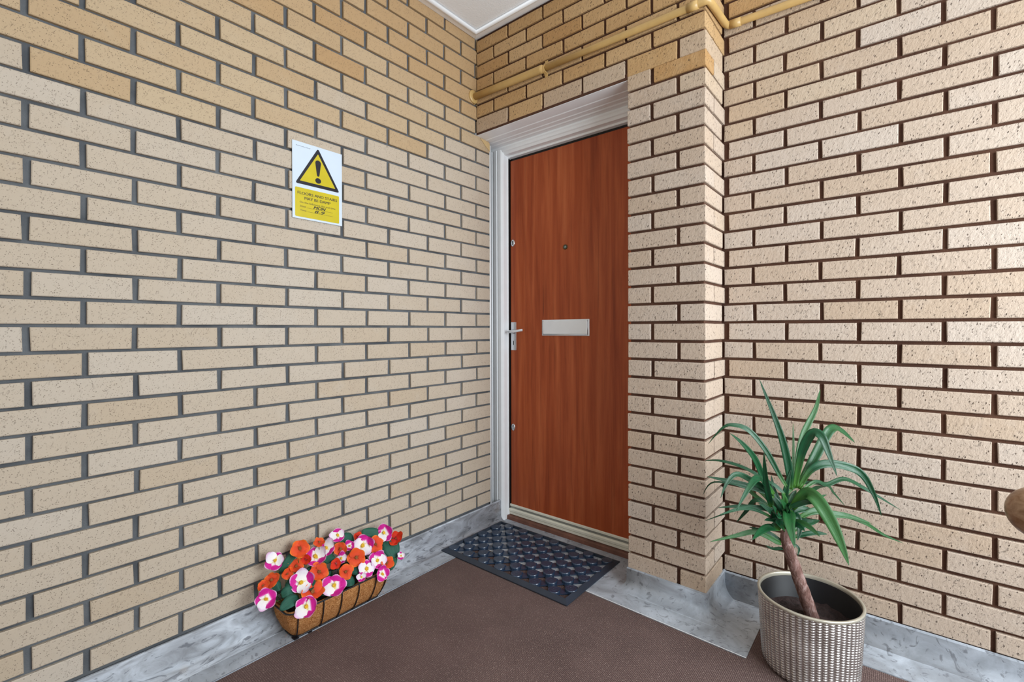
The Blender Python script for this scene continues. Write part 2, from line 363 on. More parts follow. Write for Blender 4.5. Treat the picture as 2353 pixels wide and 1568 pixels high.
# ------------------------------------------------------------------ measured shapes (world metres)
LEAVES=[([[1.4814,-0.0823,0.5713],[1.4753,-0.0808,0.6418],[1.4513,-0.0909,0.7575],[1.3987,-0.1229,0.9243]],0.0225),([[1.4849,-0.0795,0.5668],[1.4847,-0.0527,0.6827],[1.4784,-0.0189,0.7746]],0.0072),([[1.4883,-0.0766,0.5758],[1.4989,-0.0417,0.6828],[1.5083,0.004,0.7446],[1.5322,0.068,0.8175],[1.5394,0.1228,0.879]],0.0202),([[1.4918,-0.0737,0.5757],[1.511,-0.0732,0.6912],[1.5377,-0.0743,0.7554],[1.5642,-0.0798,0.7535],[1.5869,-0.0915,0.699],[1.6077,-0.1074,0.6436]],0.027),([[1.4987,-0.068,0.5757],[1.5379,-0.0138,0.6653],[1.5736,0.0474,0.7508],[1.5993,0.1052,0.7445],[1.6349,0.165,0.6987]],0.0296),([[1.5022,-0.0651,0.5712],[1.5306,-0.0477,0.631],[1.5694,-0.0247,0.6553],[1.6251,0.0104,0.6486],[1.6633,0.0299,0.6248],[1.6909,0.0395,0.5665],[1.7098,0.0411,0.5029]],0.0247),([[1.4987,-0.0681,0.5533],[1.5386,-0.0198,0.5897],[1.568,0.0265,0.5749],[1.6103,0.0874,0.5866],[1.6572,0.1547,0.5511],[1.7014,0.165,0.5253],[1.7551,0.165,0.4965]],0.0153),([[1.471,-0.091,0.5534],[1.5064,-0.0402,0.5837],[1.563,0.0378,0.5709],[1.5813,0.0893,0.5333],[1.6075,0.1511,0.4792]],0.0117),([[1.4745,-0.088,0.5713],[1.4525,-0.0984,0.6145],[1.4158,-0.1172,0.6936],[1.3714,-0.1406,0.755],[1.3297,-0.1607,0.7711],[1.2979,-0.1715,0.7595],[1.2564,-0.1896,0.7033]],0.0162),([[1.4294,-0.1253,0.5535],[1.4136,-0.1467,0.6096],[1.3952,-0.1741,0.6749],[1.3672,-0.2115,0.7266],[1.3418,-0.2485,0.7604]],0.018),([[1.4329,-0.1226,0.5131],[1.4311,-0.1549,0.562],[1.432,-0.1994,0.6262],[1.4368,-0.2481,0.7147]],0.0189),([[1.426,-0.128,0.576],[1.3936,-0.1289,0.6103],[1.3368,-0.1382,0.6339],[1.2767,-0.1439,0.6409],[1.2282,-0.1355,0.6305]],0.0108),([[1.4398,-0.1167,0.5445],[1.4079,-0.1387,0.5659],[1.3581,-0.1736,0.5825],[1.3182,-0.1991,0.5943],[1.2655,-0.2345,0.6062]],0.0198),([[1.4398,-0.1167,0.5535],[1.4212,-0.1448,0.5749],[1.3903,-0.1889,0.6064],[1.3573,-0.2379,0.6317],[1.339,-0.2773,0.6095],[1.33,-0.3111,0.5715]],0.018),([[1.4398,-0.1167,0.5535],[1.4248,-0.1631,0.5937],[1.4134,-0.2224,0.626],[1.4047,-0.2882,0.6134],[1.3892,-0.366,0.566]],0.0225),([[1.4675,-0.0938,0.5534],[1.4373,-0.1029,0.5809],[1.4054,-0.1061,0.5934]],0.0112),([[1.4537,-0.1055,0.495],[1.4249,-0.1228,0.5067],[1.3815,-0.1493,0.5086],[1.3373,-0.1748,0.5078],[1.2906,-0.2013,0.4999]],0.0135),([[1.4433,-0.1142,0.4726],[1.3968,-0.1632,0.5074],[1.3654,-0.2047,0.5166],[1.342,-0.2423,0.5133],[1.3195,-0.2811,0.5086]],0.0117),([[1.4502,-0.1084,0.4861],[1.4154,-0.1157,0.4978],[1.3497,-0.1388,0.4933],[1.2953,-0.1473,0.4639],[1.2347,-0.1571,0.4278]],0.0072),([[1.4329,-0.1226,0.5131],[1.3903,-0.1329,0.5287],[1.3587,-0.1228,0.4815],[1.3249,-0.1084,0.431]],0.0135),([[1.4485,-0.1101,0.4411],[1.4509,-0.1452,0.4843],[1.4578,-0.1939,0.5185],[1.4614,-0.2545,0.5628]],0.0359),([[1.4745,-0.0883,0.5039],[1.4823,-0.1254,0.4993],[1.4929,-0.1803,0.4891],[1.5159,-0.236,0.4457]],0.0359),([[1.4849,-0.0797,0.5084],[1.5199,-0.0826,0.5619],[1.5521,-0.1028,0.5616],[1.5902,-0.1262,0.514],[1.6206,-0.1619,0.464],[1.6436,-0.2085,0.4246]],0.0395),([[1.4883,-0.0769,0.5084],[1.5076,-0.0485,0.5182],[1.537,-0.006,0.5311],[1.5667,0.0398,0.5389]],0.0162),([[1.4953,-0.0713,0.4724],[1.5403,-0.034,0.4992],[1.5784,-0.0026,0.4901],[1.6303,0.0403,0.4809],[1.684,0.0845,0.4583]],0.0225),([[1.4953,-0.0713,0.4814],[1.5774,0.0073,0.4914],[1.6603,0.0912,0.4545],[1.7126,0.1524,0.4071],[1.7621,0.165,0.3894]],0.0117),([[1.4884,-0.0772,0.4365],[1.5211,-0.0342,0.4538],[1.5502,0.0129,0.4577]],0.0225),([[1.4884,-0.0773,0.4141],[1.5346,-0.0496,0.4309],[1.5756,-0.0311,0.4337]],0.0162),([[1.4572,-0.1031,0.4007],[1.4488,-0.1007,0.402],[1.4152,-0.1147,0.4246],[1.3701,-0.136,0.4355]],0.018),([[1.4572,-0.1031,0.3962],[1.4478,-0.1173,0.403],[1.3977,-0.1679,0.4376],[1.3451,-0.2224,0.4282],[1.2899,-0.2801,0.4149]],0.0162),([[1.4537,-0.1058,0.4411],[1.4312,-0.1554,0.4559],[1.4188,-0.2111,0.4579],[1.4104,-0.2712,0.4526]],0.0225),([[1.4676,-0.0946,0.3782],[1.4523,-0.0979,0.3749],[1.4327,-0.1005,0.37],[1.4107,-0.1027,0.3758]],0.0099),([[1.4884,-0.0774,0.3961],[1.5036,-0.0754,0.3819],[1.5021,-0.0921,0.3653]],0.0072),([[1.4883,-0.0768,0.5263],[1.52,-0.0256,0.5464],[1.5408,0.0279,0.5596],[1.5619,0.0878,0.5531]],0.0135),([[1.4329,-0.1226,0.5131],[1.3973,-0.1271,0.5332],[1.3658,-0.1166,0.5509],[1.3322,-0.1018,0.5728]],0.0135),([[1.4537,-0.1056,0.4905],[1.4478,-0.0948,0.5039],[1.4373,-0.0806,0.543],[1.4241,-0.0648,0.559]],0.018),([[1.4676,-0.0941,0.4905],[1.4721,-0.1218,0.5178],[1.4655,-0.1733,0.5617]],0.0225),([[1.4398,-0.1167,0.5445],[1.3763,-0.1256,0.5602],[1.2657,-0.1532,0.5675],[1.2162,-0.1201,0.5023]],0.0063),([[1.4849,-0.0798,0.4859],[1.5007,-0.0823,0.4862],[1.5088,-0.0985,0.4536],[1.5071,-0.1266,0.4276]],0.018),([[1.471,-0.0914,0.4635],[1.4675,-0.0939,0.5309],[1.4727,-0.0894,0.5848],[1.4848,-0.0791,0.6431]],0.018),([[1.4606,-0.1,0.4636],[1.4518,-0.0946,0.5139],[1.435,-0.0901,0.5588],[1.4244,-0.0773,0.6039]],0.0162),([[1.4814,-0.0828,0.4725],[1.4862,-0.063,0.5128],[1.4973,-0.031,0.5428],[1.5154,0.0106,0.568]],0.018)]
FLOWERS= [('p',[0.06,-1.087,0.279],0.0312),('o',[0.06,-0.998,0.289],0.0325),('o',[0.062,-1.014,0.23],0.0274),('o',[0.07,-1.051,0.221],0.0196),('o',[0.068,-1.102,0.219],0.0263),('o',[0.071,-1.133,0.214],0.0183),('p',[0.109,-1.139,0.184],0.0314),('p',[0.108,-1.017,0.19],0.0396),('o',[0.146,-0.997,0.159],0.0347),('p',[0.175,-1.032,0.135],0.0368),('p',[0.155,-0.918,0.152],0.0391),('p',[0.06,-0.939,0.237],0.0401),('p',[0.06,-0.896,0.252],0.034),('o',[0.07,-0.843,0.235],0.0278),('p',[0.06,-0.848,0.287],0.0278),('o',[0.06,-0.925,0.286],0.0202),('p',[0.087,-0.755,0.223],0.0393),('o',[0.11,-0.8,0.197],0.0348),('o',[0.133,-0.86,0.173],0.0303),('o',[0.102,-0.949,0.198],0.0327),('p',[0.142,-0.727,0.168],0.0337),('o',[0.099,-0.706,0.213],0.0327),('p',[0.081,-0.65,0.236],0.0336),('r',[0.11,-0.611,0.205],0.0301),('o',[0.16,-0.693,0.15],0.0268),('p',[0.151,-0.782,0.158],0.0329),('p',[0.175,-0.725,0.124],0.0281),('p',[0.073,-0.806,0.234],0.0193),('p',[0.166,-0.812,0.144],0.017),('p',[0.095,-0.854,0.209],0.0222),('r',[0.06,-0.976,0.241],0.0197),('r',[0.102,-0.88,0.201],0.0202),('r',[0.061,-0.759,0.25],0.0198),('p',[0.159,-0.622,0.152],0.0166)]
GLEAVES= [([0.04,-1.0,0.274],[0.04,-1.064,0.218],0.0221),([0.067,-0.904,0.203],[0.054,-0.867,0.219],0.0332),([0.04,-0.829,0.246],[0.041,-0.767,0.239],0.0406),([0.115,-0.828,0.161],[0.13,-0.78,0.147],0.0443),([0.04,-0.729,0.255],[0.078,-0.639,0.206],0.0332),([0.081,-0.641,0.203],[0.14,-0.64,0.139],0.0553),([0.123,-1.034,0.148],[0.132,-1.103,0.14],0.0332),([0.071,-1.053,0.192],[0.095,-1.039,0.172],0.0332),([0.073,-1.1,0.187],[0.073,-1.073,0.188],0.0295),([0.137,-0.963,0.138],[0.148,-0.935,0.129],0.0258),([0.144,-0.869,0.133],[0.151,-0.832,0.127],0.0295),([0.13,-0.637,0.149],[0.155,-0.677,0.11],0.0295),([0.096,-1.083,0.169],[0.106,-1.045,0.162],0.0332),([0.11,-0.935,0.162],[0.087,-0.908,0.184],0.0221),([0.127,-1.011,0.146],[0.136,-0.966,0.139],0.0221),([0.12,-0.745,0.158],[0.14,-0.734,0.138],0.0295),([0.144,-0.703,0.135],[0.155,-0.677,0.114],0.0295),([0.058,-0.962,0.209],[0.082,-0.968,0.186],0.0221)]
TRUNK = [[1.5371, -0.0384, 0.1474], [1.5175, -0.0542, 0.225], [1.4979, -0.07, 0.2955], [1.4795, -0.0849, 0.366], [1.4697, -0.0928, 0.4083], [1.4697, -0.0926, 0.4435]]

# ------------------------------------------------------------------ coursing
def zL(j):
    t = j/14; return 1.09+.0268+.075*j+.01*(-1.2623-3.8307*t+2.9323*t*t-.6247*t**3)
def zR(j):
    t = j/14; return 1.09+.0268+.075*j+.01*(.1303*t*t-1.6598*t**3)
CEIL = 2.651
YR = .236          # right wall plane
XE, XC = .875, 1.191   # pier edges
J0 = -14; JT = 21
PB = .0075; PP = .0065  # half joint heights

def brick_mesh(w0, w1, z0, z1, depth, jit=.0012, bev=.0022, skew=0):
    """box in local (u, d, z) with the front at d=0 going to -depth; chamfered front"""
    j = lambda: random.uniform(-jit, jit)
    f = [(w0+j(), z0+j()), (w1+j(), z0+j()), (w1+j(), z1+j()), (w0+j(), z1+j())]
    cu = sum(p[0] for p in f)/4; cz = sum(p[1] for p in f)/4
    inn = []
    for (u, z) in f:
        inn.append((u+(bev if u < cu else -bev), z+(bev if z < cz else -bev)))
    d0 = random.uniform(-.0012, .0012)
    V = [(p[0], d0, p[1]) for p in inn]+[(p[0], d0-bev*.8, p[1]) for p in f]+[(p[0], -depth, p[1]) for p in f]
    Fc = [(0, 1, 2, 3)]
    for a in range(4):
        b = (a+1) % 4
        Fc += [(4+a, 4+b, b, a), (8+a, 8+b, 4+b, 4+a)]
    Fc.append((11, 10, 9, 8))
    return V, Fc
def place(V, plane):
    out = []
    for (u, d, z) in V:
        if plane == 'L': out.append((d, u, z))
        elif plane == 'B': out.append((u, -d, z))
        elif plane == 'R': out.append((u, YR-d, z))
        elif plane == 'C': out.append((XC+d, u, z))
        elif plane == 'E': out.append((XE-d, u, z))
    return out
def brick(plane, u0, u1, z0, z1, parent, mat, depth=.06, bulk=None):
    V, Fc = brick_mesh(u0, u1, z0, z1, depth)
    P = place(V, plane)
    if bulk is not None:
        base = len(bulk[0]); bulk[0].extend(P)
        bulk[1].extend([tuple(base+i for i in f) for f in Fc]); return None
    c = [sum(p[i] for p in P)/len(P) for i in range(3)]
    me = bpy.data.meshes.new('brick')
    me.from_pydata([tuple(p[i]-c[i] for i in range(3)) for p in P], [], Fc)
    bm = bmesh.new(); bm.from_mesh(me); bmesh.ops.recalc_face_normals(bm, faces=bm.faces); bm.to_mesh(me); bm.free()
    return obj('brick', me, mat, parent, loc=c)
def bulk_obj(name, bulk, mat, parent):
    me = bpy.data.meshes.new(name); me.from_pydata(bulk[0], [], bulk[1])
    bm = bmesh.new(); bm.from_mesh(me); bmesh.ops.recalc_face_normals(bm, faces=bm.faces); bm.to_mesh(me); bm.free()
    o = obj(name, me, mat, parent); o['kind'] = 'stuff'; return o
def boxes(name, lst, mat, parent=None, kind='structure'):
    bm = bmesh.new()
    for a, b in lst: box(bm, a, b)
    bmesh.ops.recalc_face_normals(bm, faces=bm.faces)
    o = obj(name, bm, mat, parent)
    if kind and parent is None: o['kind'] = kind
    return o

# ------------------------------------------------------------------ shell
floor = boxes('floor', [((-.12, -3.4, -.08), (3.4, .5, 0))], M_VF)
# left wall
wl = boxes('wall_left', [((-.13, -3.4, 0), (-.0115, .103, CEIL)), ((-.20, .02, 0), (-.082, .5, CEIL))], M_ML)
cand = []
for r in range(J0, JT):
    z0, z1 = zL(r)+.0048, min(zL(r+1)-.0048, CEIL-.002)
    if z1-z0 < .02: continue
    ks = [k for k in range(0, 31) if k % 2 == (r % 2)]
    edges = [(-.1125*k) for k in ks]
    prev = .1065
    top = prev
    for e in edges:
        e2 = e+random.uniform(-.0022, .0022)
        if top-e2 > .02: cand.append((r, e2+PB, top, z0, z1))
        top = e2-PB
vis, rest = [], []
for c in cand:
    y = (c[1]+c[2])/2; z = (c[3]+c[4])/2
    (vis if y > -2.05 else rest).append(c)
vis.sort(key=lambda c: (Vector((0, (c[1]+c[2])/2, (c[3]+c[4])/2))-CAM).length/((c[2]-c[1])*10+1))
near, far = vis[:300], vis[300:]
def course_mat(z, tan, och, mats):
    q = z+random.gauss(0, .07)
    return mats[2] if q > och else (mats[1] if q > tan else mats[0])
for c in near:
    z = (c[3]+c[4])/2
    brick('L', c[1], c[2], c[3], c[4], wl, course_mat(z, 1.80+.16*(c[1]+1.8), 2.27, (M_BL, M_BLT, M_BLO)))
b = ([], [])
idx = []
for c in far+rest:
    brick('L', c[1], c[2], c[3], c[4], wl, M_BL, bulk=b)
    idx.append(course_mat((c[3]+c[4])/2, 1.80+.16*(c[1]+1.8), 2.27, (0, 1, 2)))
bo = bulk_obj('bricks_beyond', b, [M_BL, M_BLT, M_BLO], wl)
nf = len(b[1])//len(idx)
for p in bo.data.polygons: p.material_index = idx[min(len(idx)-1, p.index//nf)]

obj('pointing_patch', extrude_profile([(.028, 2.129), (.105, 2.121), (.1065, 2.076), (.070, 2.098)], 0, .0008, .0024), plain('cream_pointing', srgb(196, 166, 118), .8), wl)
# back wall (over the door) and pier
wb = boxes('wall_back', [((-.0, .0105, 2.136), (XE+.004, .12, CEIL)), ((XE+.0095, .0105, 0), (XC-.0105, .5, CEIL)),
                         ((-.2, .27, 2.07), (XE+.1, .5, CEIL)), ((0, .0025, 2.1345), (XE+.003, .02, 2.160))], M_MR)
for r in range(J0, JT):
    z0, z1 = zR(r)+.0055, min(zR(r+1)-.0055, CEIL-.002)
    if r == 14: z0 = 2.1455
    even = (r % 2 == 0)
    zc = (z0+z1)/2
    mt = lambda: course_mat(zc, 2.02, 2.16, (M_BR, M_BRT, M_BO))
    j2 = lambda: random.uniform(-.002, .002)
    if r >= 14:
        js = [.222+.2165*i for i in range(5)] if even else [.122+.2152*i for i in range(5)]
        if even: js[3] = .868; js[4] = 1.086
        else: js[4] = .981
        js = [x+j2() for x in js]
        x = .0045
        for e in js:
            if r == 14 and e > 1.0: x = max(x, XE)
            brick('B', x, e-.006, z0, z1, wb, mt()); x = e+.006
        last = x
    else:
        e = (1.086 if even else .981)+j2()
        # left end brick: shows its end in the door reveal too
        V = bbox((XE+random.uniform(-.002, .002), 0, z0), (e-.0075, .1025, z1), .002, 1)
        c0 = Vector(((XE+e)/2, .05, zc)); bmesh.ops.translate(V, verts=V.verts, vec=-c0)
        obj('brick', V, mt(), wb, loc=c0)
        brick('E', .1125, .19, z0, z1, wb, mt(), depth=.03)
        last = e+.0075
    # corner brick
    y1 = .215 if even else .1025
    V = bbox((last, random.uniform(-.001, .001), z0), (XC+random.uniform(-.0015, .0015), y1, z1), .0025, 1)
    c0 = Vector(((last+XC)/2, y1/2, zc)); bmesh.ops.translate(V, verts=V.verts, vec=-c0)
    obj('brick', V, mt(), wb, loc=c0)
    if not even: brick('C', .1115, YR+.02, z0, z1, wb, mt())

# right wall
wr = boxes('wall_right', [((XC-.05, YR+.0105, 0), (3.4, .5, CEIL))], M_MR)
b = ([], [])
for r in range(J0, JT):
    z0, z1 = zR(r)+.0055, min(zR(r+1)-.0055, CEIL-.002)
    zc = (z0+z1)/2
    cs = [c for c in range(1, 21) if (c % 2 == 1) == (r % 2 == 0)]
    x = XC+.001 if r % 2 == 0 else XC+.020
    for c in cs:
        e = 1.1907+.1125*c+random.uniform(-.0035, .0035)
        if e > 3.38: break
        if x > 2.5: brick('R', x, e-PP, z0, z1, wr, M_BR, bulk=b)
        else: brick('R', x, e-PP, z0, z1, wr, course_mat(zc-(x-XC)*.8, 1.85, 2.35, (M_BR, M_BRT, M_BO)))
        x = e+PP
bulk_obj('bricks_beyond', b, M_BR, wr)

# ceiling
ce = boxes('ceiling', [((-.15, -3.4, CEIL), (3.4, .5, CEIL+.08))], M_CEIL)
# coved vinyl skirting
def cove_profile(h, r=.036):
    p = [(-.002, h), (.0035, h), (.0042, h-.004), (.0045, r+.006)]
    for i in range(1, 8):
        a = i/7*math.pi/2
        p.append((.0045+r*(1-math.cos(a)), .0065+r*(1-math.sin(a))))
    p[-1] = (p[-1][0], .0060)
    p += [(.0045+r+.014, .0046)]
    return p
def sweep(name, path, normals, prof, mat, kind='structure'):
    """path vertices with the mitre direction already resolved (normal per segment)"""
    bm = bmesh.new(); rows = []
    n = len(path)
    for i, p in enumerate(path):
        na = normals[max(i-1, 0)]; nb = normals[min(i, n-2)]
        ma = Vector(na)+Vector(nb); ma = ma/(ma.dot(Vector(na))) if (Vector(na)-Vector(nb)).length > .1 else Vector(na)
        rows.append([bm.verts.new((p[0]+ma.x*d, p[1]+ma.y*d, z)) for d, z in prof])
    for i in range(n-1):
        for k in range(len(prof)-1):
            f = bm.faces.new((rows[i][k], rows[i][k+1], rows[i+1][k+1], rows[i+1][k]))
            f.smooth = k >= 2
    bmesh.ops.recalc_face_normals(bm, faces=bm.faces)
    bmesh.ops.reverse_faces(bm, faces=[f for f in bm.faces]) if False else None
    o = obj(name, bm, mat); o['kind'] = kind or 'structure'
    sm = o.modifiers.new('thick', 'SOLIDIFY'); sm.thickness = .002; sm.offset = 0
    return o
def cut(p, i, seglen=.0): return p
ct = sweep('ceiling_edge_trim', [(0, -3.4), (0, 0), (XC, 0), (XC, YR), (3.4, YR)], [(1, 0), (0, -1), (1, 0), (0, -1)], [(.003, CEIL-.001), (.003, CEIL-.006), (.034, CEIL-.010), (.042, CEIL-.015), (.048, CEIL-.015), (.054, CEIL-.009), (.056, CEIL-.001)], M_CTRIM, None)
del ct['kind']; ct.parent = ce
sweep('baseboard_left', [(0, -3.4), (0, .19)], [(1, 0)], cove_profile(.121, .030), M_VL)
sweep('baseboard_back', [(XE, .19), (XE, 0), (XC, 0), (XC, YR-.0)], [(-1, 0), (0, -1), (1, 0)], cove_profile(.091, .038), M_VF)
sweep('baseboard_right', [(XC, YR), (3.4, YR)], [(0, -1)], cove_profile(.086, .040), M_VF)
# flat vinyl border round the carpet
bm = bmesh.new()
poly = [(-.08, -3.4), (.1215, -3.4), (.1215, -.122), (1.3635, -.148), (1.3635, .052), (3.4, .092), (3.4, YR+.02), (XC-.02, YR+.02), (XC-.02, .02), (XE+.02, .02), (XE+.02, .26), (-.08, .26)]
A = [bm.verts.new((x, y, .0063)) for x, y in poly]; B = [bm.verts.new((x, y, 0)) for x, y in poly]
bm.faces.new(A)
for i in range(len(A)): bm.faces.new((A[i], B[i], B[(i+1) % len(A)], A[(i+1) % len(A)]))
bmesh.ops.recalc_face_normals(bm, faces=bm.faces)
tag(obj('trim_1', bm, M_VF), kind='structure')
bm = bmesh.new()
poly = [(.1245, -3.4), (.1245, -.1255), (1.3605, -.1515), (1.3605, .049), (3.4, .089), (3.4, -3.4)]
A = [bm.verts.new((x, y, .0045)) for x, y in poly]; B = [bm.verts.new((x, y, .0002)) for x, y in poly]
bm.faces.new(A)
for i in range(len(A)): bm.faces.new((A[i], B[i], B[(i+1) % len(A)], A[(i+1) % len(A)]))
bmesh.ops.recalc_face_normals(bm, faces=bm.faces)
tag(obj('carpet', bm, M_CARPET), 'dark brown ribbed carpet covering the landing floor between the grey vinyl borders', 'carpet')
# pale metal cover strip along the vinyl edge
bm = bmesh.new()
box(bm, (.1200, -3.4, .006), (.1222, -.122, .0072), 1); box(bm, (.12, -.1240, .006), (1.3635, -.1222, .0076))
for v in bm.verts:
    if v.co.y > -.13 and v.co.x > .5: v.co.y -= .026
tag(obj('trim_2', bm, [M_CTRIM, plain('grey_edge_strip', srgb(120, 124, 134), .5)]), kind='structure')

# ------------------------------------------------------------------ door recess
# frame: two stiles and a head with stepped mouldings
stile = [(-.080, .27), (-.080, .192), (-.072, .187), (-.058, .187), (-.055, .191), (-.047, .191), (-.044, .188), (-.022, .187), (-.019, .191), (-.014, .191), (-.011, .188), (.008, .189), (.018, .196), (.020, .203), (.020, .232), (.025, .235), (.025, .275), (-.03, .275)]
fr = obj('trim_3', extrude_profile(stile, 2, .002, 2.118), M_WHITE); fr['kind'] = 'structure'
obj('right_stile', extrude_profile([(.885-x, y) for x, y in stile], 2, .002, 2.118), M_WHITE, fr)
head = [(.185, 2.14), (.185, 2.114), (.190, 2.109), (.193, 2.103), (.193, 2.098), (.199, 2.094), (.204, 2.086), (.206, 2.083), (.232, 2.080), (.235, 2.071), (.275, 2.069), (.275, 2.14)]
obj('frame_head', extrude_profile(head, 0, -.08, .965), M_WHITE, fr)
bm = bmesh.new(); tube(bm, [(-.001, .1095, .10), (-.001, .1095, 2.11)], .0045, 8); obj('caulk_bead', bm, M_WHITE, fr)
soff = [(.0045, 2.150), (.0045, 2.1325), (.074, 2.132), (.079, 2.1295), (.118, 2.1295), (.124, 2.1265), (.132, 2.128), (.150, 2.127), (.156, 2.123), (.165, 2.1235), (.186, 2.122), (.19, 2.150)]
so = obj('trim_4', extrude_profile(soff, 0, -.078, XE+.004), M_WHITE); so['kind'] = 'structure'
si = obj('trim_5', extrude_profile([(.222, .004), (.224, .024), (.229, .028), (.262, .032), (.262, .004)], 0, -.03, .95), M_SILL); si['kind'] = 'structure'
th = obj('trim_6', extrude_profile([(.240, .033), (.2395, .046), (.244, .046), (.237, .049), (.236, .060), (.240, .064), (.246, .066), (.246, .033)], 0, .005, .95), M_CREAM); th['kind'] = 'structure'
obj('kick_strip', bbox((.021, .246, .033), (.94, .252, .0785), .0005, 1), M_GREYM, th)
obj('weather_bar', extrude_profile([(.244, .078), (.244, .086), (.247, .089), (.256, .089), (.256, .078)], 0, .026, .94), M_CREAM, th)
# door
dr = obj('door_1', bbox((.031, .250, .086), (.868, .294, 2.055), .0015, 2), M_DOOR); dr['kind'] = 'structure'
obj('door_seal', bbox((.0255, .258, .05), (.0315, .272, 2.07), 0), M_BLACK, dr)
obj('door_seal', bbox((.0245, .2380, .066), (.0262, .272, 2.068), 0), M_BLACK, dr)
obj('door_seal', bbox((.0255, .258, 2.052), (.9, .272, 2.072), 0), M_BLACK, dr)
bm = extrude_profile([(.258, 1.333), (.2605, 1.30), (.262, 1.20), (.2605, 1.16), (.2595, 1.19), (.2600, 1.29)], 1, .2494, .2502)
obj('veneer_split', bm, plain('split_dark', srgb(70, 30, 18), .7), dr)
# letter plate
def bevbox(a, b, w, seg=2): return bbox(a, b, w, seg)
lp = obj('letter_plate', bbox((.2535, .2455, 1.0565), (.5475, .251, 1.1425), .0025, 2), M_CHROME, dr)
obj('letter_flap', bbox((.2635, .2405, 1.0665), (.5375, .2462, 1.1345), .002, 2), M_CHROME, lp)
bm = bmesh.new()
for x0 in (.2615, .5385):
    tube(bm, [(x0, .2445, 1.062), (x0, .2445, 1.138)], .0022, 8)
tube(bm, [(.2615, .2445, 1.0615), (.5385, .2445, 1.0615)], .0026, 8)
obj('flap_hinge', bm, M_CHR2, lp)
# viewer
def disc_front(bm, cx, z, y, prof, seg=24):
    rings = []
    for r, dy in prof:
        rings.append([bm.verts.new((cx+r*math.cos(2*math.pi*k/seg), y-dy, z+r*math.sin(2*math.pi*k/seg))) for k in range(seg)])
    for i in range(len(prof)-1):
        for k in range(seg):
            f = bm.faces.new((rings[i][k], rings[i][(k+1) % seg], rings[i+1][(k+1) % seg], rings[i+1][k])); f.smooth = True
    bm.faces.new(rings[-1]); bm.faces.new(rings[0][::-1])
    bmesh.ops.recalc_face_normals(bm, faces=bm.faces)
    return bm
vw = obj('door_viewer', disc_front(bmesh.new(), .403, 1.522, .25, [(.0135, -.001), (.0135, .002), (.0115, .0042), (.008, .0042), (.0078, .0025)]), M_BRONZE, dr)
obj('lens', disc_front(bmesh.new(), .403, 1.522, .2475, [(.0078, -.001), (.0078, .0005), (.005, .0022), (.001, .003)]), M_GLASS, vw)
for zz in (1.585, .531):
    bm = disc_front(bmesh.new(), 0, 0, 0, [(.0165, -.001), (.0165, .0012), (.0145, .0026), (.010, .003)])
    for v in bm.verts: v.co.x = v.co.x*.86+.0465; v.co.z = v.co.z*1.22+zz; v.co.y += .25
    kc = obj('keyhole_cover', bm, M_CHR2, dr)
    bm = disc_front(bmesh.new(), .0465, zz+.007, .2468, [(.0038, -.0005), (.0038, .0006)], 12)
    box(bm, (.0444, .2462, zz-.011), (.0486, .2472, zz+.005))
    obj('keyhole', bm, M_DARKHOLE, kc)
# lever handle
hp = obj('handle_plate', bbox((.0335, .2465, .9725), (.0715, .2505, 1.1325), .0018, 2), M_CHR2, dr)
bm = bmesh.new(); box(bm, (.0505, .2458, 1.002), (.0555, .2468, 1.026)); obj('keyhole', bm, M_DARKHOLE, hp)
bm = bmesh.new()
tube(bm, smooth_path([(.0525, .2465, 1.078), (.0525, .222, 1.078), (.0535, .205, 1.078), (.060, .198, 1.078), (.080, .195, 1.079), (.115, .198, 1.082), (.138, .204, 1.086), (.146, .210, 1.087)], 5),
     [.0085]*10+[.0075]*14+[.007]*12, 12)
obj('lever', bm, M_CHROME, hp)
bm = disc_front(bmesh.new(), .0525, 1.078, .2465, [(.0135, 0), (.0135, .005), (.011, .008)]); obj('lever_rose', bm, M_CHR2, hp)

# ------------------------------------------------------------------ pipe
pp = empty('painted_pipe', (.6, -.02, 2.31), 'buff painted pipe running across the brickwork above the door and round the pier corner', 'pipe')
def wpart(name, bm, mat, parent, smooth=False):
    o = obj(name, bm, mat, None, smooth=smooth); put(o, parent); return o
bm = bmesh.new()
rr = .014
path = [(.44, -.016, 2.322), (.8, -.016, 2.316), (1.14, -.016, 2.311), (1.19, -.016, 2.311), (1.203, -.013, 2.311), (1.207, 0, 2.311), (1.207, .06, 2.318), (1.207, .18, 2.327), (1.209, .205, 2.328), (1.215, .217, 2.328), (1.235, .219, 2.327), (1.6, .219, 2.315), (2.4, .219, 2.300), (3.3, .219, 2.285)]
tube(bm, path, rr, 14)
wpart('pipe_run', bm, M_PIPE, pp)
bm = bmesh.new(); tube(bm, [(-.004, -.019, 2.331), (.2, -.019, 2.327), (.44, -.019, 2.3215), (.452, -.018, 2.321), (.455, -.0165, 2.321)], [.0175, .0175, .0185, .019, .015], 14)
wpart('pipe_sleeve', bm, M_PIPE, pp)
bm = bmesh.new(); tube(bm, [(0, -.021, 2.331), (.006, -.021, 2.331), (.010, -.021, 2.331)], [.036, .034, .026], 18)
wpart('wall_flange', bm, M_PIPE, pp)
def saddle(c, axis, r=.0165, w=.016):
    bm = bmesh.new(); prev = None; rings = []
    prof = [(-.045, 0), (-.03, 0), (-.0185, .002)]+[(-r*math.cos(a), .016+r*math.sin(a)) for a in [i/8*math.pi for i in range(9)]]+[(.0185, .002), (.03, 0), (.045, 0)]
    for (u, d) in prof:
        row = []
        for s in (-w/2, w/2):
            row.append(bm.verts.new((c[0]+s, c[1]-d-.001, c[2]+u)))
        rings.append(row)
    for i in range(len(rings)-1): bm.faces.new((rings[i][0], rings[i][1], rings[i+1][1], rings[i+1][0]))
    return bm
